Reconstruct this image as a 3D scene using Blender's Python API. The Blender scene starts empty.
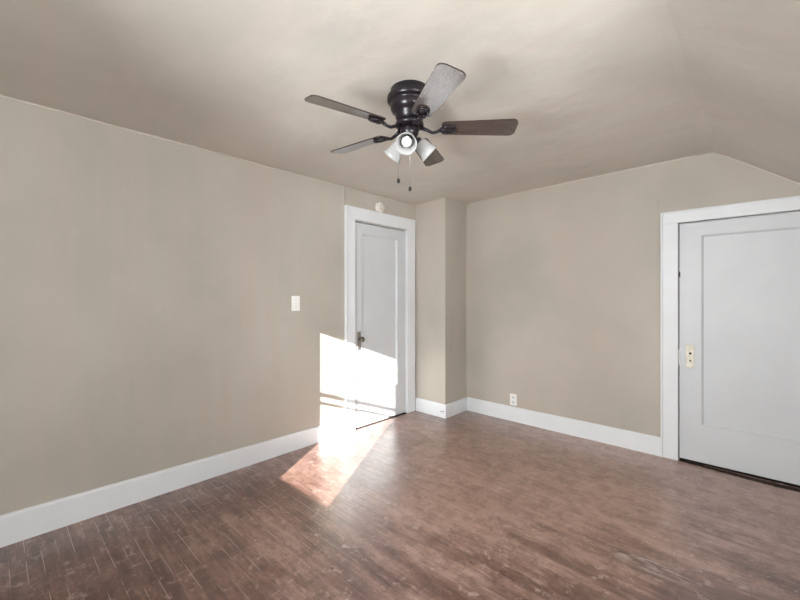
import bpy, bmesh, math, random
from mathutils import Vector, Matrix
random.seed(4)
C = bpy.context.scene.collection
S = bpy.context.scene
PI = math.pi
# ------------------------------------------------------------------ camera
YAW = 0.75300          # camera looks this far to the left of +Y
cam = bpy.data.cameras.new('camera'); camo = bpy.data.objects.new('camera', cam); C.objects.link(camo)
camo.location = (0, 0, 1.27); camo.rotation_euler = (PI/2, 0, YAW)
cam.sensor_width = 36; cam.lens = 36*383/800; cam.shift_y = -3/800; cam.clip_start = 0.02
S.camera = camo
# ------------------------------------------------------------------ light
S.view_settings.view_transform = 'Standard'; S.view_settings.look = 'None'
S.view_settings.gamma = 1; S.view_settings.use_curve_mapping = False
S.view_settings.exposure = 1.02
w = bpy.data.worlds.new('sky'); S.world = w; w.use_nodes = True
w.node_tree.nodes['Background'].inputs[0].default_value = (0.80, 0.90, 1.0, 1)
w.node_tree.nodes['Background'].inputs[1].default_value = 1.6
def lamp(name, kind, energy, col, loc, direction, **kw):
    l = bpy.data.lights.new(name, kind); l.energy = energy; l.color = col
    for k, v in kw.items(): setattr(l, k, v)
    o = bpy.data.objects.new(name, l); C.objects.link(o); o.location = loc
    o.rotation_euler = Vector(direction).to_track_quat('-Z', 'Y').to_euler()
    return o
EL = 0.300
SUN = Vector((-0.515*math.cos(EL), 0.857*math.cos(EL), -math.sin(EL)))
lamp('sun', 'SUN', 21.5, (1.0, 0.975, 0.945), (3, -5, 4), SUN, angle=0.006)
lamp('daylight_gable_window', 'AREA', 62, (0.97, 0.985, 1.0), (-0.85, -0.96, 1.34), (0, 1, 0.15), shape='RECTANGLE', size=0.62, size_y=1.16)
lamp('added_dormer_fill', 'AREA', 66, (0.96, 0.98, 1.0), (1.76, 0.35, 1.35), (-1, 0.0, 0.85), shape='RECTANGLE', size=1.5, size_y=1.2)  # added fill light, set at an invented dormer window out of view
try:
    S.cycles.use_denoising = True; S.cycles.max_bounces = 10; S.cycles.diffuse_bounces = 7
    S.cycles.sample_clamp_indirect = 6
except Exception: pass

# ------------------------------------------------------------------ materials
def mat(name, col, rough=0.5, metal=0.0, spec=0.5, coat=0.0):
    m = bpy.data.materials.new(name); m.use_nodes = True
    b = m.node_tree.nodes['Principled BSDF']
    b.inputs['Base Color'].default_value = (*col, 1); b.inputs['Roughness'].default_value = rough
    b.inputs['Metallic'].default_value = metal; b.inputs['Specular IOR Level'].default_value = spec
    b.inputs['Coat Weight'].default_value = coat
    return m
class NT:
    def __init__(s, m): s.m = m; s.t = m.node_tree; s.b = s.t.nodes['Principled BSDF']
    def n(s, typ, **kw):
        nd = s.t.nodes.new(typ)
        for k, v in kw.items(): setattr(nd, k, v)
        return nd
    def put(s, sock, val):
        if isinstance(val, bpy.types.NodeSocket): s.t.links.new(val, sock)
        elif val is not None: sock.default_value = val
    def math(s, op, a, b=None, c=None, clamp=False):
        nd = s.n('ShaderNodeMath', operation=op, use_clamp=clamp)
        for i, v in enumerate((a, b, c)):
            if v is not None: s.put(nd.inputs[i], v)
        return nd.outputs[0]
    def coords(s, scale=(1, 1, 1), loc=(0, 0, 0)):
        tc = s.n('ShaderNodeTexCoord'); mp = s.n('ShaderNodeMapping')
        s.t.links.new(tc.outputs['Object'], mp.inputs[0]); mp.inputs['Scale'].default_value = scale; mp.inputs['Location'].default_value = loc
        return mp.outputs[0]
    def noise(s, vec, scale, detail=4, rough=0.5, out=0):
        nd = s.n('ShaderNodeTexNoise'); s.put(nd.inputs['Vector'], vec)
        nd.inputs['Scale'].default_value = scale; nd.inputs['Detail'].default_value = detail; nd.inputs['Roughness'].default_value = rough
        return nd.outputs[out]
    def ramp(s, fac, stops):
        nd = s.n('ShaderNodeValToRGB'); s.put(nd.inputs[0], fac); e = nd.color_ramp.elements
        while len(e) < len(stops): e.new(0.5)
        for el, (p, c) in zip(e, stops):
            el.position = p; el.color = (*c, 1) if len(c) == 3 else c
        return nd.outputs[0]
    def smooth(s, v, a, b):
        nd = s.n('ShaderNodeMapRange', interpolation_type='SMOOTHSTEP'); s.put(nd.inputs[0], v)
        nd.inputs[1].default_value = a; nd.inputs[2].default_value = b
        return nd.outputs[0]
    def mix(s, f, a, b, mode='MIX'):
        nd = s.n('ShaderNodeMix', data_type='RGBA', blend_type=mode)
        s.put(nd.inputs[0], f); s.put(nd.inputs[6], (*a, 1) if isinstance(a, tuple) else a); s.put(nd.inputs[7], (*b, 1) if isinstance(b, tuple) else b)
        return nd.outputs[2]
    def bump(s, h, strength, dist, normal=None):
        nd = s.n('ShaderNodeBump'); s.put(nd.inputs['Height'], h); nd.inputs['Strength'].default_value = strength
        nd.inputs['Distance'].default_value = dist
        if normal is not None: s.t.links.new(normal, nd.inputs['Normal'])
        return nd.outputs[0]
    def base(s, c): s.put(s.b.inputs['Base Color'], c)
    def norm(s, n): s.put(s.b.inputs['Normal'], n)

def plaster(name, col, spots=(), ridges=()):
    m = mat(name, col, 0.62, spec=0.35); q = NT(m); v = q.coords()
    a = q.noise(v, 1.1, 3); b = q.noise(v, 5, 5, 0.6); vs = q.coords((1, 6, 0.5)); st = q.noise(vs, 1.2, 3)
    d = tuple(x*0.90 for x in col); l = tuple(min(1, x*1.07) for x in col)
    pink = (col[0]*1.03, col[1]*0.965, col[2]*0.95)
    c = q.mix(q.smooth(a, 0.3, 0.7), d, l)
    c = q.mix(q.math('MULTIPLY', q.smooth(st, 0.42, 0.62), 0.45), c, pink)
    c = q.mix(q.math('MULTIPLY', q.smooth(b, 0.55, 0.75), 0.25), c, tuple(x*1.12 for x in col))
    h = q.math('ADD', q.math('MULTIPLY', q.noise(v, 1.9, 3), 1.7), q.math('MULTIPLY', q.noise(v, 14, 5, 0.6), 0.16))
    tc = q.coords()
    for (p0, p1, wd, ht) in ridges:      # plaster cracks and taped joints standing proud
        p0 = Vector(p0); p1 = Vector(p1); dr = p1-p0; L = dr.length; dr.normalize()
        sub = q.n('ShaderNodeVectorMath', operation='SUBTRACT'); q.put(sub.inputs[0], tc); sub.inputs[1].default_value = p0
        dot = q.n('ShaderNodeVectorMath', operation='DOT_PRODUCT'); q.put(dot.inputs[0], sub.outputs[0]); dot.inputs[1].default_value = dr
        ln = q.n('ShaderNodeVectorMath', operation='DOT_PRODUCT'); q.put(ln.inputs[0], sub.outputs[0]); q.put(ln.inputs[1], sub.outputs[0])
        d2 = q.math('SUBTRACT', ln.outputs['Value'], q.math('MULTIPLY', dot.outputs['Value'], dot.outputs['Value']))
        dist = q.math('SQRT', q.math('MAXIMUM', d2, 0.0))
        wob = q.math('ADD', dist, q.math('MULTIPLY', q.math('SUBTRACT', q.noise(tc, 9, 3), 0.5), wd*1.5))
        prof = q.math('SUBTRACT', 1.0, q.smooth(wob, 0.0, wd))
        prof = q.math('MULTIPLY', prof, q.math('MULTIPLY', q.smooth(dot.outputs['Value'], -0.02, 0.05), q.math('SUBTRACT', 1.0, q.smooth(dot.outputs['Value'], L-0.05, L+0.02))))
        h = q.math('ADD', h, q.math('MULTIPLY', prof, ht))
    q.base(c); q.norm(q.bump(h, 0.5, 0.02))
    q.put(q.b.inputs['Roughness'], q.math('ADD', 0.42, q.math('MULTIPLY', b, 0.3)))
    return m
TAUPE = (0.458, 0.423, 0.366)
M_wall = plaster('taupe_plaster', TAUPE, ridges=[((-2.82, 2.25, 2.1), (-2.82, 2.25, 2.29), 0.02, 0.5), ((-0.60, 3.66, 1.95), (-0.585, 3.66, 2.06), 0.012, 0.35)])
M_ceil = plaster('taupe_ceiling_plaster', (0.590, 0.550, 0.492), ridges=[((-2.5, 0.55, 2.30), (-1.3, 0.1, 2.33), 0.03, 0.25), ((-2.35, 1.15, 2.30), (-2.5, 0.55, 2.30), 0.03, 0.2), ((-0.26, 2.55, 2.345), (-0.23, 3.3, 2.345), 0.02, 0.4), ((-0.2, 3.63, 2.33), (0.3, 3.63, 1.97), 0.015, 0.4)])
def paint(name, col, rough=0.35):
    m = mat(name, col, rough, spec=0.5); q = NT(m); v = q.coords()
    n1 = q.noise(v, 3, 4); n2 = q.noise(v, 40, 3)
    q.base(q.mix(q.smooth(n1, 0.35, 0.7), tuple(x*0.955 for x in col), col))
    q.norm(q.bump(q.math('ADD', n1, q.math('MULTIPLY', n2, 0.06)), 0.35, 0.008))
    return m
M_trim = paint('white_gloss_paint', (0.77, 0.79, 0.81), 0.5)
M_door = paint('white_door_paint', (0.625, 0.645, 0.665), 0.45)
M_reveal = mat('dark_gap_wood', (0.05, 0.035, 0.03), 0.8)

def floor_mat():
    m = mat('worn_oak_floor', (0.12, 0.07, 0.055), 0.3); q = NT(m)
    tc = q.n('ShaderNodeTexCoord'); sx = q.n('ShaderNodeSeparateXYZ'); q.t.links.new(tc.outputs['Object'], sx.inputs[0])
    X, Y = sx.outputs[0], sx.outputs[1]; P = tc.outputs['Object']
    r = q.math('DIVIDE', Y, 0.057); row = q.math('FLOOR', r); fy = q.math('FRACT', r)
    w1 = q.n('ShaderNodeTexWhiteNoise', noise_dimensions='1D'); q.put(w1.inputs['W'], row)
    u = q.math('ADD', q.math('DIVIDE', X, 0.72), q.math('MULTIPLY', w1.outputs['Value'], 9.7)); col = q.math('FLOOR', u); fx = q.math('FRACT', u)
    cmb = q.n('ShaderNodeCombineXYZ'); q.put(cmb.inputs[0], row); q.put(cmb.inputs[1], col)
    w2 = q.n('ShaderNodeTexWhiteNoise', noise_dimensions='2D'); q.put(w2.inputs['Vector'], cmb.outputs[0]); rnd = w2.outputs['Value']
    ey = q.math('MULTIPLY', q.math('MINIMUM', fy, q.math('SUBTRACT', 1.0, fy)), 0.057)
    ex = q.math('MULTIPLY', q.math('MINIMUM', fx, q.math('SUBTRACT', 1.0, fx)), 0.72)
    e = q.math('MINIMUM', ex, ey); seam = q.math('SUBTRACT', 1.0, q.smooth(e, 0.0006, 0.0022))
    # grain
    gv = q.n('ShaderNodeCombineXYZ'); q.put(gv.inputs[0], q.math('MULTIPLY', X, 3.0)); q.put(gv.inputs[1], q.math('MULTIPLY', Y, 26.0)); q.put(gv.inputs[2], q.math('MULTIPLY', rnd, 20.0))
    grain = q.noise(gv.outputs[0], 1.6, 6, 0.65)
    gv2 = q.n('ShaderNodeCombineXYZ'); q.put(gv2.inputs[0], q.math('MULTIPLY', X, 1.0)); q.put(gv2.inputs[1], q.math('MULTIPLY', Y, 4.5))
    wear = q.noise(gv2.outputs[0], 1.5, 6, 0.62); blot = q.noise(P, 1.25, 5, 0.6); fine = q.noise(P, 38, 4, 0.7); spk = q.noise(P, 14, 6, 0.7)
    base = q.ramp(q.math('ADD', q.math('MULTIPLY', grain, 0.6), q.math('MULTIPLY', rnd, 0.26)), [(0.25, (0.110, 0.050, 0.036)), (0.55, (0.205, 0.112, 0.088)), (0.85, (0.29, 0.175, 0.142))])
    side = q.math('SUBTRACT', Y, q.math('ADD', 0.62, q.math('MULTIPLY', q.math('ADD', X, 2.6), 0.72)))      # varnish survives on the near side of this line
    worn = q.smooth(q.math('ADD', side, q.math('MULTIPLY', q.math('SUBTRACT', wear, 0.5), 2.2)), -0.55, 0.40)
    worn = q.math('MULTIPLY', worn, q.math('ADD', 0.35, q.math('MULTIPLY', q.smooth(X, -2.5, -1.2), 0.65)))      # less worn by the left wall; darker colour holds the sun patch down
    c = q.mix(q.math('MULTIPLY', worn, 0.62), base, (0.56, 0.350, 0.275))
    c = q.mix(q.math('MULTIPLY', q.smooth(wear, 0.46, 0.66), 0.40), c, (0.50, 0.34, 0.28))
    dk = q.math('MULTIPLY', q.smooth(q.math('ADD', blot, q.math('MULTIPLY', q.math('SUBTRACT', fine, 0.5), 0.25)), 0.45, 0.62), q.math('SUBTRACT', 0.85, q.math('MULTIPLY', worn, 0.62)))
    c = q.mix(dk, c, (0.105, 0.034, 0.019))
    sv = q.n('ShaderNodeCombineXYZ'); q.put(sv.inputs[0], q.math('MULTIPLY', X, 6.0)); q.put(sv.inputs[1], q.math('MULTIPLY', Y, 34.0)); q.put(sv.inputs[2], q.math('MULTIPLY', rnd, 9.0))
    streak = q.noise(sv.outputs[0], 1.0, 6, 0.72)
    c = q.mix(q.math('MULTIPLY', q.smooth(streak, 0.46, 0.66), 0.42), c, q.mix(1.0, c, (0.42, 0.33, 0.30), 'MULTIPLY'))
    c = q.mix(q.math('MULTIPLY', q.smooth(q.math('SUBTRACT', 1.0, streak), 0.54, 0.70), 0.32), c, (0.55, 0.40, 0.34))
    mott = q.noise(P, 9, 8, 0.78)
    c = q.mix(q.math('MULTIPLY', q.smooth(mott, 0.47, 0.58), 0.60), c, q.mix(1.0, c, (0.55, 0.48, 0.45), 'MULTIPLY'))
    c = q.mix(q.math('MULTIPLY', q.smooth(spk, 0.56, 0.68), 0.6), c, (0.50, 0.38, 0.33))
    c = q.mix(q.math('MULTIPLY', q.smooth(q.math('SUBTRACT', 1.0, spk), 0.60, 0.74), 0.45), c, (0.05, 0.025, 0.02))
    # pale scraped area
    def spot(cx, cy, rx, ry):
        a = q.math('POWER', q.math('DIVIDE', q.math('SUBTRACT', X, cx), rx), 2.0); b = q.math('POWER', q.math('DIVIDE', q.math('SUBTRACT', Y, cy), ry), 2.0)
        dd = q.math('SUBTRACT', 1.0, q.smooth(q.math('ADD', a, b), 0.2, 1.0))
        return q.math('MULTIPLY', dd, q.smooth(q.noise(gv2.outputs[0], 9, 4, 0.7), 0.45, 0.6))
    c = q.mix(q.math('MULTIPLY', spot(-0.38, 2.13, 0.22, 0.07), 0.75), c, (0.48, 0.38, 0.34))
    # pale filler in the seams, strongest by the left wall; dark joints elsewhere
    pale = q.math('MULTIPLY', q.math('MULTIPLY', q.math('SUBTRACT', 1.0, q.smooth(X, -2.0, -1.2)), q.math('SUBTRACT', 1.0, q.smooth(Y, 1.0, 2.1))), q.smooth(q.noise(gv2.outputs[0], 5, 3), 0.44, 0.56))
    scol = q.mix(pale, (0.055, 0.03, 0.024), (0.50, 0.37, 0.32))
    c = q.mix(q.math('MULTIPLY', seam, q.math('ADD', 0.38, q.math('MULTIPLY', pale, 0.5))), c, scol)
    q.base(c)
    rg = q.math('ADD', 0.24, q.math('ADD', q.math('MULTIPLY', q.smooth(wear, 0.4, 0.7), 0.12), q.math('MULTIPLY', fine, 0.12)))
    q.put(q.b.inputs['Roughness'], rg)
    h = q.math('ADD', q.math('MULTIPLY', seam, -0.5), q.math('ADD', q.math('MULTIPLY', grain, 0.35), q.math('ADD', q.math('MULTIPLY', q.noise(P, 9, 3), 0.5), q.math('MULTIPLY', rnd, 0.25))))
    q.norm(q.bump(h, 0.6, 0.004)); q.put(q.b.inputs['Specular IOR Level'], 0.9); q.put(q.b.inputs['Coat Weight'], 0.45); q.put(q.b.inputs['Coat Roughness'], 0.24)
    return m
M_floor = floor_mat()

# fan and fittings
M_bronze = mat('dark_bronze', (0.010, 0.007, 0.010), 0.30, metal=0.0, spec=0.42, coat=0.0)
q = NT(M_bronze); q.norm(q.bump(q.noise(q.coords(), 30, 2), 0.05, 0.002))
M_blade = mat('walnut_blade', (0.09, 0.06, 0.048), 0.22, spec=0.6, coat=0.8); q = NT(M_blade)
g = q.noise(q.coords((1.5, 18, 1)), 3, 5, 0.6); q.base(q.ramp(g, [(0.3, (0.050, 0.036, 0.031)), (0.7, (0.090, 0.066, 0.057))]))
M_blade.node_tree.nodes['Principled BSDF'].inputs['Coat Roughness'].default_value = 0.18
M_edge = mat('dark_blade_edge', (0.03, 0.02, 0.018), 0.4)
def frosted():
    m = bpy.data.materials.new('frosted_glass'); m.use_nodes = True; t = m.node_tree; t.nodes.clear()
    out = t.nodes.new('ShaderNodeOutputMaterial'); p = t.nodes.new('ShaderNodeBsdfPrincipled'); tr = t.nodes.new('ShaderNodeBsdfTranslucent'); mx = t.nodes.new('ShaderNodeMixShader')
    p.inputs['Base Color'].default_value = (0.62, 0.62, 0.61, 1); p.inputs['Roughness'].default_value = 0.25; tr.inputs[0].default_value = (0.6, 0.6, 0.59, 1)
    ns = t.nodes.new('ShaderNodeTexNoise'); ns.inputs['Scale'].default_value = 25; bp = t.nodes.new('ShaderNodeBump'); bp.inputs['Strength'].default_value = 0.1
    t.links.new(ns.outputs[0], bp.inputs['Height']); t.links.new(bp.outputs[0], p.inputs['Normal'])
    mx.inputs[0].default_value = 0.4; t.links.new(p.outputs[0], mx.inputs[1]); t.links.new(tr.outputs[0], mx.inputs[2]); t.links.new(mx.outputs[0], out.inputs[0])
    return m
M_frost = frosted()
M_bulb = mat('white_bulb', (0.74, 0.74, 0.73), 0.3)
M_plastic = mat('white_plastic', (0.85, 0.85, 0.83), 0.3); q = NT(M_plastic); q.norm(q.bump(q.noise(q.coords(), 60, 2), 0.05, 0.001))
M_cream = mat('old_cream_plastic', (0.78, 0.74, 0.68), 0.4); q = NT(M_cream); q.base(q.mix(q.smooth(q.noise(q.coords(), 50, 3), 0.4, 0.65), (0.70, 0.65, 0.58), (0.84, 0.81, 0.76)))
M_brass = mat('worn_brass', (0.50, 0.44, 0.33), 0.35, metal=0.7); q = NT(M_brass); q.base(q.mix(q.smooth(q.noise(q.coords(), 60, 3), 0.4, 0.7), (0.34, 0.30, 0.25), (0.66, 0.60, 0.47)))
M_nickel = mat('dull_nickel', (0.36, 0.33, 0.31), 0.35, metal=0.8)
M_painted_plate = mat('paint_worn_plate', (0.62, 0.58, 0.48), 0.45, metal=0.2); q = NT(M_painted_plate); q.base(q.mix(q.smooth(q.noise(q.coords(), 22, 3), 0.35, 0.65), (0.58, 0.53, 0.42), (0.74, 0.71, 0.62)))
M_black = mat('black_hole', (0.012, 0.011, 0.01), 0.6)
M_glassknob = mat('old_glass_knob', (0.10, 0.085, 0.06), 0.08, spec=1.0, coat=1.0)
M_gap_wood = mat('splintered_gap_shade_wood', (0.05, 0.03, 0.022), 0.85); q = NT(M_gap_wood)
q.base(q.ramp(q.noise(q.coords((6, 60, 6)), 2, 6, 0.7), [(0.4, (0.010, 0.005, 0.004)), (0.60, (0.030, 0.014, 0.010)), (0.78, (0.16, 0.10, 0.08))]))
def pane_mat():
    m = bpy.data.materials.new('window_glass'); m.use_nodes = True; t = m.node_tree; t.nodes.clear()
    out = t.nodes.new('ShaderNodeOutputMaterial'); a = t.nodes.new('ShaderNodeBsdfTransparent'); b = t.nodes.new('ShaderNodeBsdfGlossy'); mx = t.nodes.new('ShaderNodeMixShader'); f = t.nodes.new('ShaderNodeFresnel')
    a.inputs[0].default_value = (0.96, 0.97, 0.97, 1); b.inputs['Roughness'].default_value = 0.02
    t.links.new(f.outputs[0], mx.inputs[0]); t.links.new(a.outputs[0], mx.inputs[1]); t.links.new(b.outputs[0], mx.inputs[2]); t.links.new(mx.outputs[0], out.inputs[0])
    return m
M_pane = pane_mat()
M_blocker = mat('pale_blocker', (0.45, 0.46, 0.46), 0.8)

# ------------------------------------------------------------------ mesh helpers
def bm_box(bm, a, b, bevel=0.0, mi=0):
    x0, y0, z0 = a; x1, y1, z1 = b
    vs = [bm.verts.new(p) for p in ((x0,y0,z0),(x1,y0,z0),(x1,y1,z0),(x0,y1,z0),(x0,y0,z1),(x1,y0,z1),(x1,y1,z1),(x0,y1,z1))]
    fs = [bm.faces.new([vs[i] for i in f]) for f in ((0,3,2,1),(4,5,6,7),(0,1,5,4),(1,2,6,5),(2,3,7,6),(3,0,4,7))]
    for f in fs: f.material_index = mi
    if bevel:
        es = list({e for f in fs for e in f.edges})
        bmesh.ops.bevel(bm, geom=es, offset=bevel, segments=2, affect='EDGES', profile=0.5)
    return vs
def bm_prism(bm, pts, lo, hi, axis='z', mi=0):
    """extrude polygon pts (2D) between lo and hi on an axis"""
    def mk(p, t): return {'z': (p[0], p[1], t), 'y': (p[0], t, p[1]), 'x': (t, p[0], p[1])}[axis]
    A = [bm.verts.new(mk(p, lo)) for p in pts]; B = [bm.verts.new(mk(p, hi)) for p in pts]; n = len(pts)
    fs = [bm.faces.new(A[::-1]), bm.faces.new(B)] + [bm.faces.new((A[i], A[(i+1) % n], B[(i+1) % n], B[i])) for i in range(n)]
    for f in fs: f.material_index = mi
def bm_lathe(bm, prof, seg=40, mat4=None, cap=True, mi=0, smooth=True):
    rings = []
    for r, z in prof:
        rings.append([bm.verts.new((r*math.cos(2*PI*i/seg), r*math.sin(2*PI*i/seg), z)) for i in range(seg)])
    fs = []
    for a, b in zip(rings, rings[1:]):
        for i in range(seg): fs.append(bm.faces.new((a[i], a[(i+1) % seg], b[(i+1) % seg], b[i])))
    if cap: fs.append(bm.faces.new(rings[0][::-1])); fs.append(bm.faces.new(rings[-1]))
    for f in fs: f.material_index = mi; f.smooth = smooth
    if mat4 is not None: bmesh.ops.transform(bm, matrix=mat4, verts=[v for r in rings for v in r])
def bm_tube(bm, pts, rad, seg=10, smooth=True):
    pts = [Vector(p) for p in pts]; rings = []; n = len(pts)
    for i, p in enumerate(pts):
        t = (pts[min(i+1, n-1)]-pts[max(i-1, 0)]).normalized(); up = Vector((0, 0, 1)) if abs(t.z) < 0.95 else Vector((1, 0, 0))
        s = t.cross(up).normalized(); u = s.cross(t); r = rad[i] if isinstance(rad, (list, tuple)) else rad
        rings.append([bm.verts.new(p+s*r*math.cos(2*PI*k/seg)+u*r*math.sin(2*PI*k/seg)) for k in range(seg)])
    for a, b in zip(rings, rings[1:]):
        for k in range(seg): bm.faces.new((a[k], a[(k+1) % seg], b[(k+1) % seg], b[k])).smooth = smooth
    bm.faces.new(rings[0][::-1]); bm.faces.new(rings[-1])
def obj(name, bm, mats, parent=None, loc=(0, 0, 0), rot=(0, 0, 0)):
    bmesh.ops.recalc_face_normals(bm, faces=bm.faces)
    me = bpy.data.meshes.new(name); bm.to_mesh(me); bm.free()
    for m in (mats if isinstance(mats, (list, tuple)) else [mats]): me.materials.append(m)
    o = bpy.data.objects.new(name, me); C.objects.link(o); o.parent = parent; o.location = loc; o.rotation_euler = rot
    return o
def struct(name, bm, mats, label=None):
    o = obj(name, bm, mats); o['kind'] = 'structure'
    if label: o['label'] = label
    return o
def empty(name, loc=(0, 0, 0), rz=0.0, label=None, cat=None, kind=None):
    o = bpy.data.objects.new(name, None); C.objects.link(o); o.location = loc; o.rotation_euler = (0, 0, rz); o.empty_display_size = 0.1
    if label: o['label'] = label
    if cat: o['category'] = cat
    if kind: o['kind'] = kind
    return o
N = bmesh.new

# ------------------------------------------------------------------ room shell
XL, YB, YG = -2.82, 3.66, -0.80        # left wall, back wall, gable wall behind the camera
XC, XK, XD = -0.245, 1.32, 1.62        # ceiling crease, knee wall, dormer window wall
ZL, ZC = 2.295, 2.348                  # the old ceiling sags towards the left wall
SL = -0.735
YD = 1.50                              # dormer cheek
def zs(x): return ZC+SL*(x-XC)
WT = 0.12
# floor
bm = N(); bm_box(bm, (XL-0.7, YG-WT, -0.06), (XD+0.3, YB+0.7, 0.0)); struct('floor', bm, M_floor)
# ceiling: gently warped flat part, dormer flat part, slope
bm = N()
NX, NY = 14, 22
def cz(x, y):
    t = (x-XL)/(XC-XL); z = ZL+(ZC-ZL)*t**0.5
    return z
xs = [XL-WT+(XC-XL+WT)*i/NX for i in range(NX+1)]; ys = [YG-WT+(YB+WT-YG+WT)*j/NY for j in range(NY+1)]
grid = [[bm.verts.new((x, y, cz(max(x, XL), y))) for y in ys] for x in xs]
for i in range(NX):
    for j in range(NY): bm.faces.new((grid[i][j], grid[i+1][j], grid[i+1][j+1], grid[i][j+1])).smooth = True
bm_box(bm, (XL-WT, YG-WT, 2.42), (XC, YB+WT, 2.46))
bm_box(bm, (XC, YG-WT, ZC), (XD+WT, YD, ZC+0.10))
# slope slab, softened at the crease
prof = [(XC-0.05, ZC-0.000), (XC, ZC-0.006), (XC+0.05, zs(XC+0.05)-0.0), (XK+0.12, zs(XK+0.12)), (XK+0.12, zs(XK+0.12)+0.1), (XC-0.05, ZC+0.12)]
bm_prism(bm, prof, YD, YB+WT, 'y')
struct('ceiling', bm, M_ceil)
# dormer cheek
bm = N(); bm_prism(bm, [(XC+0.02, ZC+0.05), (XD+WT, ZC+0.05), (XD+WT, 0), (XK, 0), (XK, zs(XK)+0.06), (XC+0.1, zs(XC+0.1)+0.06)], YD, YD+0.08, 'y'); struct('wall_dormer', bm, M_wall)
# left wall with door opening
DL0, DL1, DLH = 2.362, 3.108, 2.0
bm = N(); bm_box(bm, (XL-WT, YG-WT, 0), (XL, DL0, 2.42)); bm_box(bm, (XL-WT, DL0, DLH), (XL, DL1, 2.42)); bm_box(bm, (XL-WT, DL1, 0), (XL, YB+WT, 2.42))
struct('wall_left', bm, M_wall)
# back wall with low door opening
DR0, DR1, DRH = -0.455, 0.308, 1.84
bm = N(); bm_box(bm, (XL, YB, 0), (DR0, YB+WT, 2.42)); bm_box(bm, (DR0, YB, DRH), (DR1, YB+WT, 2.42)); bm_box(bm, (DR1, YB, 0), (XK+0.1, YB+WT, 2.42))
struct('wall_back', bm, M_wall)
# chimney breast in the corner
CX, CY = -2.405, 3.262
bm = N(); bm_box(bm, (XL, CY, 0), (CX, YB, 2.36), 0.0); struct('wall_chimney', bm, M_wall)
# gable wall with the sunny window
WX0, WX1, WZ0, WZ1 = -1.143, -0.565, 0.790, 1.966
MG = 0.10
bm = N()
bm_box(bm, (XL, YG-WT, 0), (WX0-MG, YG, 2.42)); bm_box(bm, (WX1+MG, YG-WT, 0), (XD+WT, YG, 2.42))
bm_box(bm, (WX0-MG, YG-WT, 0), (WX1+MG, YG, WZ0-MG)); bm_box(bm, (WX0-MG, YG-WT, WZ1+MG), (WX1+MG, YG, 2.42))
struct('wall_gable', bm, M_wall)
def window(n, x0, x1, z0, z1, mg, bars, place):
    """double hung window in a local frame: x across, z up, inner face at y=0, outside is -y"""
    e = empty('window_%d' % n, kind='structure'); e.location = place[0]; e.rotation_euler = (0, 0, place[1])
    bm = N()
    bm_box(bm, (x0-mg, -0.035, z0-mg), (x0, 0, z1+mg)); bm_box(bm, (x1, -0.035, z0-mg), (x1+mg, 0, z1+mg))
    bm_box(bm, (x0, -0.035, z1), (x1, 0, z1+mg)); bm_box(bm, (x0, -0.035, z0-mg), (x1, 0, z0))
    for (a, b) in bars: bm_box(bm, (x0, -0.028, a), (x1, -0.004, b))
    obj('sash_frame', bm, M_trim, e)
    bm = N(); c = 0.09; o = mg-0.03
    bm_box(bm, (x0-o-c, 0, z0-o), (x0-o, 0.02, z1+o+c), 0.003); bm_box(bm, (x1+o, 0, z0-o), (x1+o+c, 0.02, z1+o+c), 0.003); bm_box(bm, (x0-o, 0, z1+o), (x1+o, 0.02, z1+o+c), 0.003)
    obj('window_casing', bm, M_trim, e)
    bm = N(); bm_box(bm, (x0-o-c-0.02, 0, z0-o-0.03), (x1+o+c+0.02, 0.06, z0-o), 0.004); bm_box(bm, (x0-o-c, 0, z0-o-0.12), (x1+o+c, 0.018, z0-o-0.03), 0.003)
    obj('window_sill', bm, M_trim, e)
    bm = N(); bm_box(bm, (x0-0.01, -0.020, z0-0.01), (x1+0.01, -0.016, z1+0.01)); obj('pane', bm, M_pane, e)
window(1, WX0, WX1, WZ0, WZ1, MG, [(1.402, 1.442), (1.334, 1.360)], ((0, YG, 0), 0))
# unseen dormer window wall, added to bring in fill light
bm = N(); dy0, dy1, dz0, dz1 = -0.40, 1.10, 0.75, 1.95
bm_box(bm, (XD, YG, 0), (XD+WT, dy0-0.05, 2.40)); bm_box(bm, (XD, dy1+0.05, 0), (XD+WT, YD, 2.40)); bm_box(bm, (XD, dy0-0.05, 0), (XD+WT, dy1+0.05, dz0-0.05)); bm_box(bm, (XD, dy0-0.05, dz1+0.05), (XD+WT, dy1+0.05, 2.40))
struct('wall_right', bm, M_wall)
window(2, dy0, dy1, dz0, dz1, 0.05, [(1.33, 1.37)], ((XD, 0, 0), PI/2))
# knee wall under the slope
bm = N(); bm_box(bm, (XK, YD+0.08, 0), (XK+0.1, YB, zs(XK)+0.05)); struct('wall_knee', bm, M_wall)
# dark spaces behind the two doors
bm = N(); bm_box(bm, (XL-0.70, 2.2, -0.02), (XL-0.66, 3.3, 2.42)); bm_box(bm, (XL-0.70, 2.16, 0), (XL-WT, 2.2, 2.42)); bm_box(bm, (XL-0.70, 3.3, 0), (XL-WT, 3.34, 2.42)); bm_box(bm, (XL-0.70, 2.16, 2.3), (XL-WT, 3.34, 2.34))
struct('wall_closet', bm, M_wall)
bm = N(); bm_box(bm, (-0.7, YB+0.66, 0), (0.5, YB+0.70, 2.42)); bm_box(bm, (-0.7, YB+WT, 0), (-0.66, YB+0.66, 2.42)); bm_box(bm, (0.46, YB+WT, 0), (0.5, YB+0.66, 2.42)); bm_box(bm, (-0.7, YB+WT, 2.3), (0.5, YB+0.66, 2.34))
struct('wall_attic', bm, M_wall)

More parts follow.
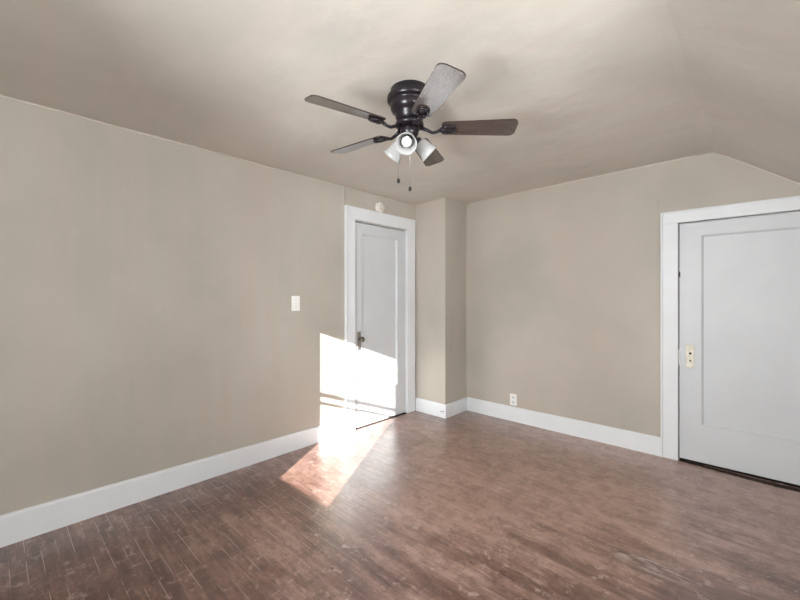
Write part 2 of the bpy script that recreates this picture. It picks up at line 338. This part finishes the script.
# bead of old filler where the walls meet the ceiling
M_bead = mat('pale_filler', (0.58, 0.53, 0.47), 0.6)
bm = N(); random.seed(5)
bm_tube(bm, [(XL+0.001, -0.7+0.2*i, cz(XL, 0)-0.001+0.002*random.random()) for i in range(20)], 0.006, 6)
struct('trim_2', bm, M_bead)
bm = N()
bm_tube(bm, [(CX+0.05+(XC-CX-0.05)*i/10, YB-0.001, cz(CX+0.05+(XC-CX-0.05)*i/10, 3)-0.002-0.002*random.random()) for i in range(11)], 0.006, 6)
bm_tube(bm, [(XC+0.02+0.1*i, YB-0.001, zs(XC+0.02+0.1*i)-0.003) for i in range(12)], 0.006, 6)
struct('trim_3', bm, M_bead)
# baseboards
def base_prof(h, t=0.018): return [(0, 0), (t, 0), (t, h-0.012), (t-0.004, h-0.004), (t-0.010, h), (0, h)]
def taper_board(bm, p0, p1, nrm, h0, h1):
    """board along the wall from p0 to p1 (xy), thickness towards nrm, height h0 to h1"""
    ends = []
    for p, h in ((p0, h0), (p1, h1)):
        ends.append([bm.verts.new((p[0]+nrm[0]*d, p[1]+nrm[1]*d, z)) for d, z in base_prof(h)])
    n = 6
    bm.faces.new(ends[0]); bm.faces.new(ends[1][::-1])
    for i in range(n): bm.faces.new((ends[0][i], ends[0][(i+1) % n], ends[1][(i+1) % n], ends[1][i]))
bm = N(); taper_board(bm, (XL, YG), (XL, 2.245), (1, 0), 0.168, 0.134); struct('baseboard_left', bm, M_trim)
bm = N(); taper_board(bm, (CX+0.018, YB), (-0.57, YB), (0, -1), 0.146, 0.150); struct('baseboard_back', bm, M_trim)
bm = N(); taper_board(bm, (XL+0.02, CY), (CX+0.018, CY), (0, -1), 0.146, 0.138); taper_board(bm, (CX, CY-0.0), (CX, YB-0.018), (1, 0), 0.138, 0.142)
cb = struct('baseboard_chimney', bm, M_trim)
bm = N(); cxp, cyp = CX-0.012, CY-0.0185
bm_tube(bm, [(cxp-0.042, cyp, 0.058), (cxp-0.018, cyp-0.004, 0.068), (cxp-0.004, cyp-0.006, 0.072), (cxp+0.010, cyp-0.006, 0.070)], 0.0022, 8)
bm_tube(bm, [(cxp-0.004, cyp-0.006, 0.072), (cxp+0.006, cyp-0.010, 0.062)], 0.002, 8)
obj('chipped_corner', bm, M_black, cb)
bm = N(); taper_board(bm, (XL, YG), (XD, YG), (0, 1), 0.15, 0.15); struct('baseboard_gable', bm, M_trim)
bm = N(); taper_board(bm, (0.355, YB), (XK, YB), (0, -1), 0.15, 0.15); struct('baseboard_attic', bm, M_trim)
bm = N(); taper_board(bm, (XK, YD+0.08), (XK, YB-0.018), (-1, 0), 0.15, 0.15); struct('baseboard_knee', bm, M_trim)
bm = N(); taper_board(bm, (XD, YG+0.018), (XD, YD), (-1, 0), 0.15, 0.15); struct('baseboard_right', bm, M_trim)

# doors: local frame x across the opening, y out of the wall into the room (negative y = room), z up
def panel_slab(bm, x0, x1, z0, z1, y0, y1, px0, px1, pz0, pz1, rec=0.017):
    """slab whose room face is y0 (y0<y1), with one sunk panel"""
    def v(x, y, z): return bm.verts.new((x, y, z))
    O = [(x0, z0), (x1, z0), (x1, z1), (x0, z1)]; I = [(px0, pz0), (px1, pz0), (px1, pz1), (px0, pz1)]; b = 0.012
    J = [(px0+b, pz0+b), (px1-b, pz0+b), (px1-b, pz1-b), (px0+b, pz1-b)]
    vo = [v(a, y0, c) for a, c in O]; vi = [v(a, y0, c) for a, c in I]; vk = [v(a, y0+0.005, c) for a, c in I]; vj = [v(a, y0+rec, c) for a, c in J]; vb = [v(a, y1, c) for a, c in O]
    for i in range(4):
        j = (i+1) % 4
        bm.faces.new((vo[i], vo[j], vi[j], vi[i])); bm.faces.new((vi[i], vi[j], vk[j], vk[i])); bm.faces.new((vk[i], vk[j], vj[j], vj[i])); bm.faces.new((vo[i], vb[i], vb[j], vo[j]))
    bm.faces.new(vj); bm.faces.new(vb[::-1])
def casing(bm, x0, x1, zt, wl, wr, wt, floor=0.0, th=0.02):
    """x0..x1 inner edges; wl/wr/wt casing widths"""
    bm_box(bm, (x0-wl, -th, floor), (x0, 0.0, zt), 0.002); bm_box(bm, (x1, -th, floor), (x1+wr, 0.0, zt), 0.002)
    bm_box(bm, (x0-wl, -th-0.002, zt), (x1+wr, 0.0, zt+wt), 0.002)
    bm_box(bm, (x0-wl-0.012, -th-0.010, floor), (x0-wl, 0.0, zt+wt+0.012), 0.002)     # back band
    bm_box(bm, (x0-wl, -th-0.010, zt+wt), (x1+wr, 0.0, zt+wt+0.012), 0.002)
def jamb(bm, x0, x1, zt, depth, t=0.012):
    bm_box(bm, (x0-t+0.002, 0.0, 0), (x0+0.004, depth, zt)); bm_box(bm, (x1-0.004, 0.0, 0), (x1+t-0.002, depth, zt)); bm_box(bm, (x0, 0.0, zt-0.006), (x1, depth, zt+0.004))
# door 1 on the left wall: local x runs along world +Y, local -y is world +X  => rotate by +90 deg
d1 = empty('door_1', (XL, 0, 0), PI/2, kind='structure')
bm = N(); casing(bm, 2.368, 3.108, 2.008, 0.105, 0.130, 0.105); jamb(bm, 2.368, 3.108, 2.004, WT); obj('door_frame', bm, M_trim, d1)
bm = N(); panel_slab(bm, 2.381, 3.094, 0.011, 1.988, 0.004, 0.040, 2.474, 2.972, 0.335, 1.885); slab1 = obj('door_leaf', bm, M_door, d1)
bm = N(); bm_box(bm, (2.409, -0.0005, 0.752), (2.457, 0.006, 0.935), 0.0025); esc = obj('escutcheon', bm, M_nickel, slab1); esc['label'] = 'worn grey metal escutcheon plate'
bm = N(); bm_lathe(bm, [(0.010, 0), (0.008, 0.012), (0.007, 0.024), (0.014, 0.030), (0.025, 0.038), (0.0275, 0.046), (0.025, 0.055), (0.015, 0.061), (0.004, 0.063)], 24, Matrix.Translation((2.433, -0.0, 0.862)) @ Matrix.Rotation(PI/2, 4, 'X'))
kn = obj('door_knob', bm, M_glassknob, slab1); kn['label'] = 'dark glass door knob'
for z in (1.90, 0.37):
    bm = N(); bm_lathe(bm, [(0.006, z-0.045), (0.007, z-0.043), (0.007, z+0.043), (0.006, z+0.045)], 12, Matrix.Translation((3.101, -0.006, 0))); bm_box(bm, (3.101, -0.003, z-0.043), (3.125, 0.006, z+0.043)); obj('hinge', bm, M_trim, slab1)
# dark strip of rough wood under door 1
random.seed(9)
def ragged(x0, x1, y_in, fn, n=60):
    top = [(x0+(x1-x0)*i/n, fn(i/n)) for i in range(n+1)]
    return [(x0, y_in)] + [(x1, y_in)] + top[::-1]
bm = N(); bm_prism(bm, ragged(2.372, 3.104, 0.06, lambda t: -0.006-0.008*random.random()-0.010*t), 0.0005, 0.004, 'z'); o = obj('dark_gap_threshold', bm, M_gap_wood, d1)

# door 2 on the back wall: local frame equals world orientation (room is -y)
d2 = empty('door_2', (0, YB, 0), 0, kind='structure')
bm = N(); casing(bm, -0.458, 0.308, 1.845, 0.100, 0.030, 0.080); jamb(bm, -0.458, 0.308, 1.843, WT); obj('door_frame', bm, M_trim, d2)
bm = N(); panel_slab(bm, -0.4505, 0.301, 0.022, 1.8345, 0.001, 0.040, -0.316, 0.214, 0.300, 1.735); slab2 = obj('door_leaf', bm, M_door, d2)
bm = N(); bm_box(bm, (-0.412, -0.002, 0.728), (-0.360, 0.006, 0.905), 0.003); p = obj('escutcheon', bm, M_painted_plate, slab2); p['label'] = 'paint-flecked brass plate without a knob'
for z, r in ((0.838, 0.0085), (0.782, 0.0060)):
    bm = N(); bm_lathe(bm, [(r, 0), (r, 0.002)], 16, Matrix.Translation((-0.384, -0.0015, z)) @ Matrix.Rotation(PI/2, 4, 'X')); obj('keyhole', bm, M_black, p)
bm = N(); bm_box(bm, (-0.455, -0.003, 1.425), (-0.446, 0.004, 1.465), 0.001); q1 = obj('latch_stub', bm, M_reveal, slab2); q1['label'] = 'small dark metal latch stub'
bm = N(); bm_box(bm, (-0.4575, -0.001, 0.742), (-0.4485, 0.004, 0.862), 0.0005); q1 = obj('strike_plate', bm, M_nickel, d2)
random.seed(3)
for (x, z, s) in ((-0.425, 1.452, .004), (-0.407, 1.448, .003), (-0.412, 1.42, .0025), (-0.43, 1.40, .003), (-0.395, 1.455, .0025), (-0.42, 1.355, .0022), (-0.401, 1.37, .002)):
    bm = N(); bm_lathe(bm, [(s, 0), (s*0.7, 0.0012)], 7, Matrix.Translation((x, 0.003, z)) @ Matrix.Rotation(PI/2, 4, 'X')); obj('screw_hole', bm, M_reveal, slab2)
bm = N(); random.seed(21)
bm_prism(bm, ragged(-0.452, 0.300, 0.06, lambda t: -0.008-0.050*min(1, t*1.6)-0.012*random.random()), 0.0005, 0.005, 'z'); obj('dark_gap_threshold', bm, M_gap_wood, d2)  # dark ragged wood colours in the shaded hollow between door and broken floor
# splintered edge lath lying in the gap
bm = N(); bm_prism(bm, [(-0.30, -0.010), (-0.12, -0.015), (0.22, -0.020), (0.22, -0.014), (-0.1, -0.009), (-0.29, -0.006)], 0.005, 0.010, 'z'); l = obj('lath', bm, M_floor, d2)

# ------------------------------------------------------------------ ceiling fan
FL = Vector((-1.316, 1.476, 0)); ZT = 2.312
fan = empty('ceiling_fan', (FL.x, FL.y, ZT), YAW, 'flush-mount ceiling fan with five dark wooden blades and three frosted glass lamps', 'ceiling fan')
bm = N(); bm_lathe(bm, [(0.098, 0.03), (0.100, -0.006), (0.112, -0.010), (0.116, -0.016), (0.116, -0.032), (0.110, -0.040), (0.098, -0.043), (0.096, -0.050), (0.098, -0.058), (0.098, -0.072), (0.092, -0.086), (0.080, -0.096), (0.074, -0.104), (0.072, -0.122), (0.064, -0.134), (0.054, -0.145)], 56)
obj('motor_housing', bm, M_bronze, fan)
bm = N(); bm_lathe(bm, [(0.070, -0.143), (0.074, -0.152), (0.072, -0.164), (0.045, -0.168)], 48); obj('blade_hub', bm, M_bronze, fan)
bm = N(); bm_lathe(bm, [(0.040, -0.166), (0.046, -0.172), (0.048, -0.192), (0.044, -0.208), (0.032, -0.222), (0.016, -0.232), (0.010, -0.246), (0.005, -0.254)], 40); obj('switch_housing', bm, M_bronze, fan)
def blade_mesh(bm):
    L0, L1 = 0.165, 0.548; n = 10; out = []
    w0, w1 = 0.048, 0.063
    def hw(x): return w0+(w1-w0)*(x-L0)/(L1-L0)
    pts = []
    r = 0.032
    for i in range(7):
        a = -PI/2 + (PI/2)*i/6; pts.append((L1-r+r*math.cos(a), -hw(L1)+r+r*math.sin(a)))
    for i in range(7):
        a = (PI/2)*i/6; pts.append((L1-r+r*math.cos(a), hw(L1)-r+r*math.sin(a)))
    r2 = 0.022
    for i in range(6):
        a = PI/2+(PI/2)*i/5; pts.append((L0+r2+r2*math.cos(a), hw(L0)-r2+r2*math.sin(a)))
    for i in range(6):
        a = PI+(PI/2)*i/5; pts.append((L0+r2+r2*math.cos(a), -hw(L0)+r2+r2*math.sin(a)))
    bm_prism(bm, pts, -0.003, 0.003, 'z')
    for f in bm.faces:
        f.material_index = 0 if abs(f.normal.z) > 0.5 else 1
def iron_mesh(bm):
    # arm reaching out from the hub, an open scrolled plate under the blade root
    bm_tube(bm, [(0.060, 0, 0.004), (0.090, 0, -0.010), (0.118, 0.006, -0.022), (0.142, 0.004, -0.018), (0.158, 0, -0.010)], [0.011, 0.009, 0.008, 0.008, 0.009], 10)
    n = 28                                  # open ring
    ctr = (0.196, 0)
    for ring in range(1):
        pr = []
        for i in range(n+1):
            a = 2*PI*i/n; pr.append((ctr[0]+0.040*math.cos(a), ctr[1]+0.026*math.sin(a)*(1.0+0.25*math.cos(a)), -0.0105))
        bm_tube(bm, pr, 0.0055, 8)
    bm_tube(bm, [(0.158, 0, -0.011), (0.19, 0.006, -0.011), (0.215, 0.0, -0.011), (0.236, 0, -0.011)], 0.0045, 8)
    for (x, y) in ((0.178, 0.017), (0.178, -0.017), (0.226, 0)): bm_lathe(bm, [(0.009, -0.018), (0.010, -0.014), (0.010, -0.003)], 12, Matrix.Translation((x, y, 0)))
PITCH = math.radians(-13)
me_b = N(); bm_b = me_b; blade_mesh(bm_b); bm_b.normal_update()
for f in bm_b.faces: f.material_index = 0 if abs(f.normal.z) > 0.5 else 1
ob0 = obj('blade', bm_b, [M_blade, M_edge], fan); bi = N(); iron_mesh(bi); ir0 = obj('blade_bracket', bi, M_bronze, fan)
AZ = [-1.5+72*k for k in range(5)]
for k, az in enumerate(AZ):
    b = ob0 if k == 0 else ob0.copy(); i = ir0 if k == 0 else ir0.copy()
    if k: C.objects.link(b); C.objects.link(i)
    for o_ in (b, i):
        o_.parent = fan; o_.location = (0, 0, -0.173)
        o_.matrix_basis = Matrix.Translation((0, 0, -0.173)) @ Matrix.Rotation(math.radians(az), 4, 'Z') @ Matrix.Rotation(PITCH, 4, 'X')
# light kit: three arms, sockets, bell shades, bulbs
TILT = math.radians(48)
def axis_m(az): return Matrix.Translation((0, 0, -0.196)) @ Matrix.Rotation(math.radians(az), 4, 'Z') @ Matrix.Rotation(-TILT, 4, 'Y') 
for az in (-100, 14, 146):
    # local -Z runs along the lamp axis, outwards and down
    M4 = axis_m(az)
    bm = N(); bm_lathe(bm, [(0.012, -0.020), (0.012, -0.045), (0.020, -0.048), (0.023, -0.055), (0.023, -0.074), (0.019, -0.078)], 24, M4); arm = obj('lamp_holder', bm, M_bronze, fan)
    bm = N()
    prof = [(0.020, -0.066), (0.030, -0.070), (0.036, -0.080), (0.0385, -0.095), (0.041, -0.115), (0.046, -0.135), (0.054, -0.150), (0.0515, -0.150), (0.0435, -0.135), (0.0385, -0.115), (0.036, -0.095), (0.034, -0.081), (0.028, -0.073), (0.018, -0.070)]
    bm_lathe(bm, prof, 36, M4, cap=False); obj('lamp_shade', bm, M_frost, fan)
    bm = N(); bm_lathe(bm, [(0.011, -0.078), (0.013, -0.088), (0.022, -0.102), (0.0265, -0.118), (0.024, -0.132), (0.014, -0.142), (0.003, -0.145)], 24, M4); obj('bulb', bm, M_bulb, fan)
for (dx, dy, zb) in ((-0.057, -0.010, 1.868), (0.002, -0.012, 1.826)):
    bm = N(); z = -0.200; zl = zb-ZT
    bm_tube(bm, [(dx*0.9, dy, z), (dx, dy, z-0.02), (dx, dy, zl+0.008)], 0.0011, 6)
    ch = obj('pull_chain', bm, M_nickel, fan)
    bm = N(); bm_lathe(bm, [(0.002, zl+0.012), (0.006, zl+0.006), (0.0085, zl-0.002), (0.007, zl-0.010), (0.003, zl-0.014)], 14, Matrix.Translation((dx, dy, 0))); obj('chain_fob', bm, M_black, ch)

M_rec = mat('grey_white_plastic', (0.66, 0.68, 0.68), 0.35)
# ------------------------------------------------------------------ wall fittings
sw = empty('light_switch', (XL, 1.735, 1.217), PI/2, 'white toggle light switch on the left wall beside the sunlit patch', 'light switch')
bm = N(); bm_box(bm, (-0.038, -0.006, -0.062), (0.038, 0, 0.062), 0.002); obj('cover_plate', bm, M_plastic, sw)
bm = N(); bm_prism(bm, [(-0.006, -0.011), (-0.018, 0.006), (-0.018, 0.011), (-0.006, 0.009)], -0.005, 0.005, 'x'); t = obj('toggle', bm, M_plastic, sw)
for z in (-0.03, 0.03):
    bm = N(); bm_lathe(bm, [(0.003, 0), (0.003, 0.0075)], 10, Matrix.Translation((0, 0, z)) @ Matrix.Rotation(PI/2, 4, 'X')); obj('screw', bm, M_nickel, sw)
ou = empty('wall_outlet', (-1.836, YB, 0.218), 0, 'white duplex electrical outlet low on the back wall, just above the baseboard', 'outlet')
bm = N(); bm_box(bm, (-0.036, -0.006, -0.058), (0.036, 0, 0.058), 0.002); obj('cover_plate', bm, M_plastic, ou)
for z in (-0.025, 0.025):
    bm = N(); bm_lathe(bm, [(0.0165, 0.004), (0.0165, 0.0080), (0.0155, 0.0085)], 20, Matrix.Translation((0, 0, z)) @ Matrix.Rotation(PI/2, 4, 'X')); r_ = obj('receptacle', bm, M_rec, ou)
    for x in (-0.0065, 0.0065):
        bm = N(); bm_box(bm, (x-0.0012, -0.0090, z-0.005), (x+0.0012, -0.0082, z+0.006)); obj('slot', bm, M_black, r_)
sd = empty('smoke_detector', (XL, 2.700, 2.178), PI/2, 'small round off-white smoke detector on the wall above the left door', 'smoke detector')
RX = Matrix.Rotation(PI/2, 4, 'X')
bm = N(); bm_lathe(bm, [(0.055, 0.0), (0.056, 0.010), (0.054, 0.016)], 40, RX); obj('mounting_base', bm, M_cream, sd)
bm = N(); bm_lathe(bm, [(0.050, 0.016), (0.051, 0.026), (0.046, 0.034), (0.030, 0.038), (0.008, 0.039)], 40, RX); cv = obj('cover', bm, M_cream, sd)
for k in range(8):
    a = 2*PI*k/8; bm = N(); bm_box(bm, (-0.002, -0.0395, 0.018), (0.002, -0.035, 0.034)); bmesh.ops.rotate(bm, verts=bm.verts, cent=(0, 0, 0), matrix=Matrix.Rotation(a, 3, 'Y')); obj('vent_slot', bm, M_nickel, cv)

# unseen slab added to keep the sun out of the dormer window
bm = N(); bm_box(bm, (3.2, -6.0, -3), (3.4, 4.0, 3.6)); struct('added_sun_blocker', bm, M_blocker)
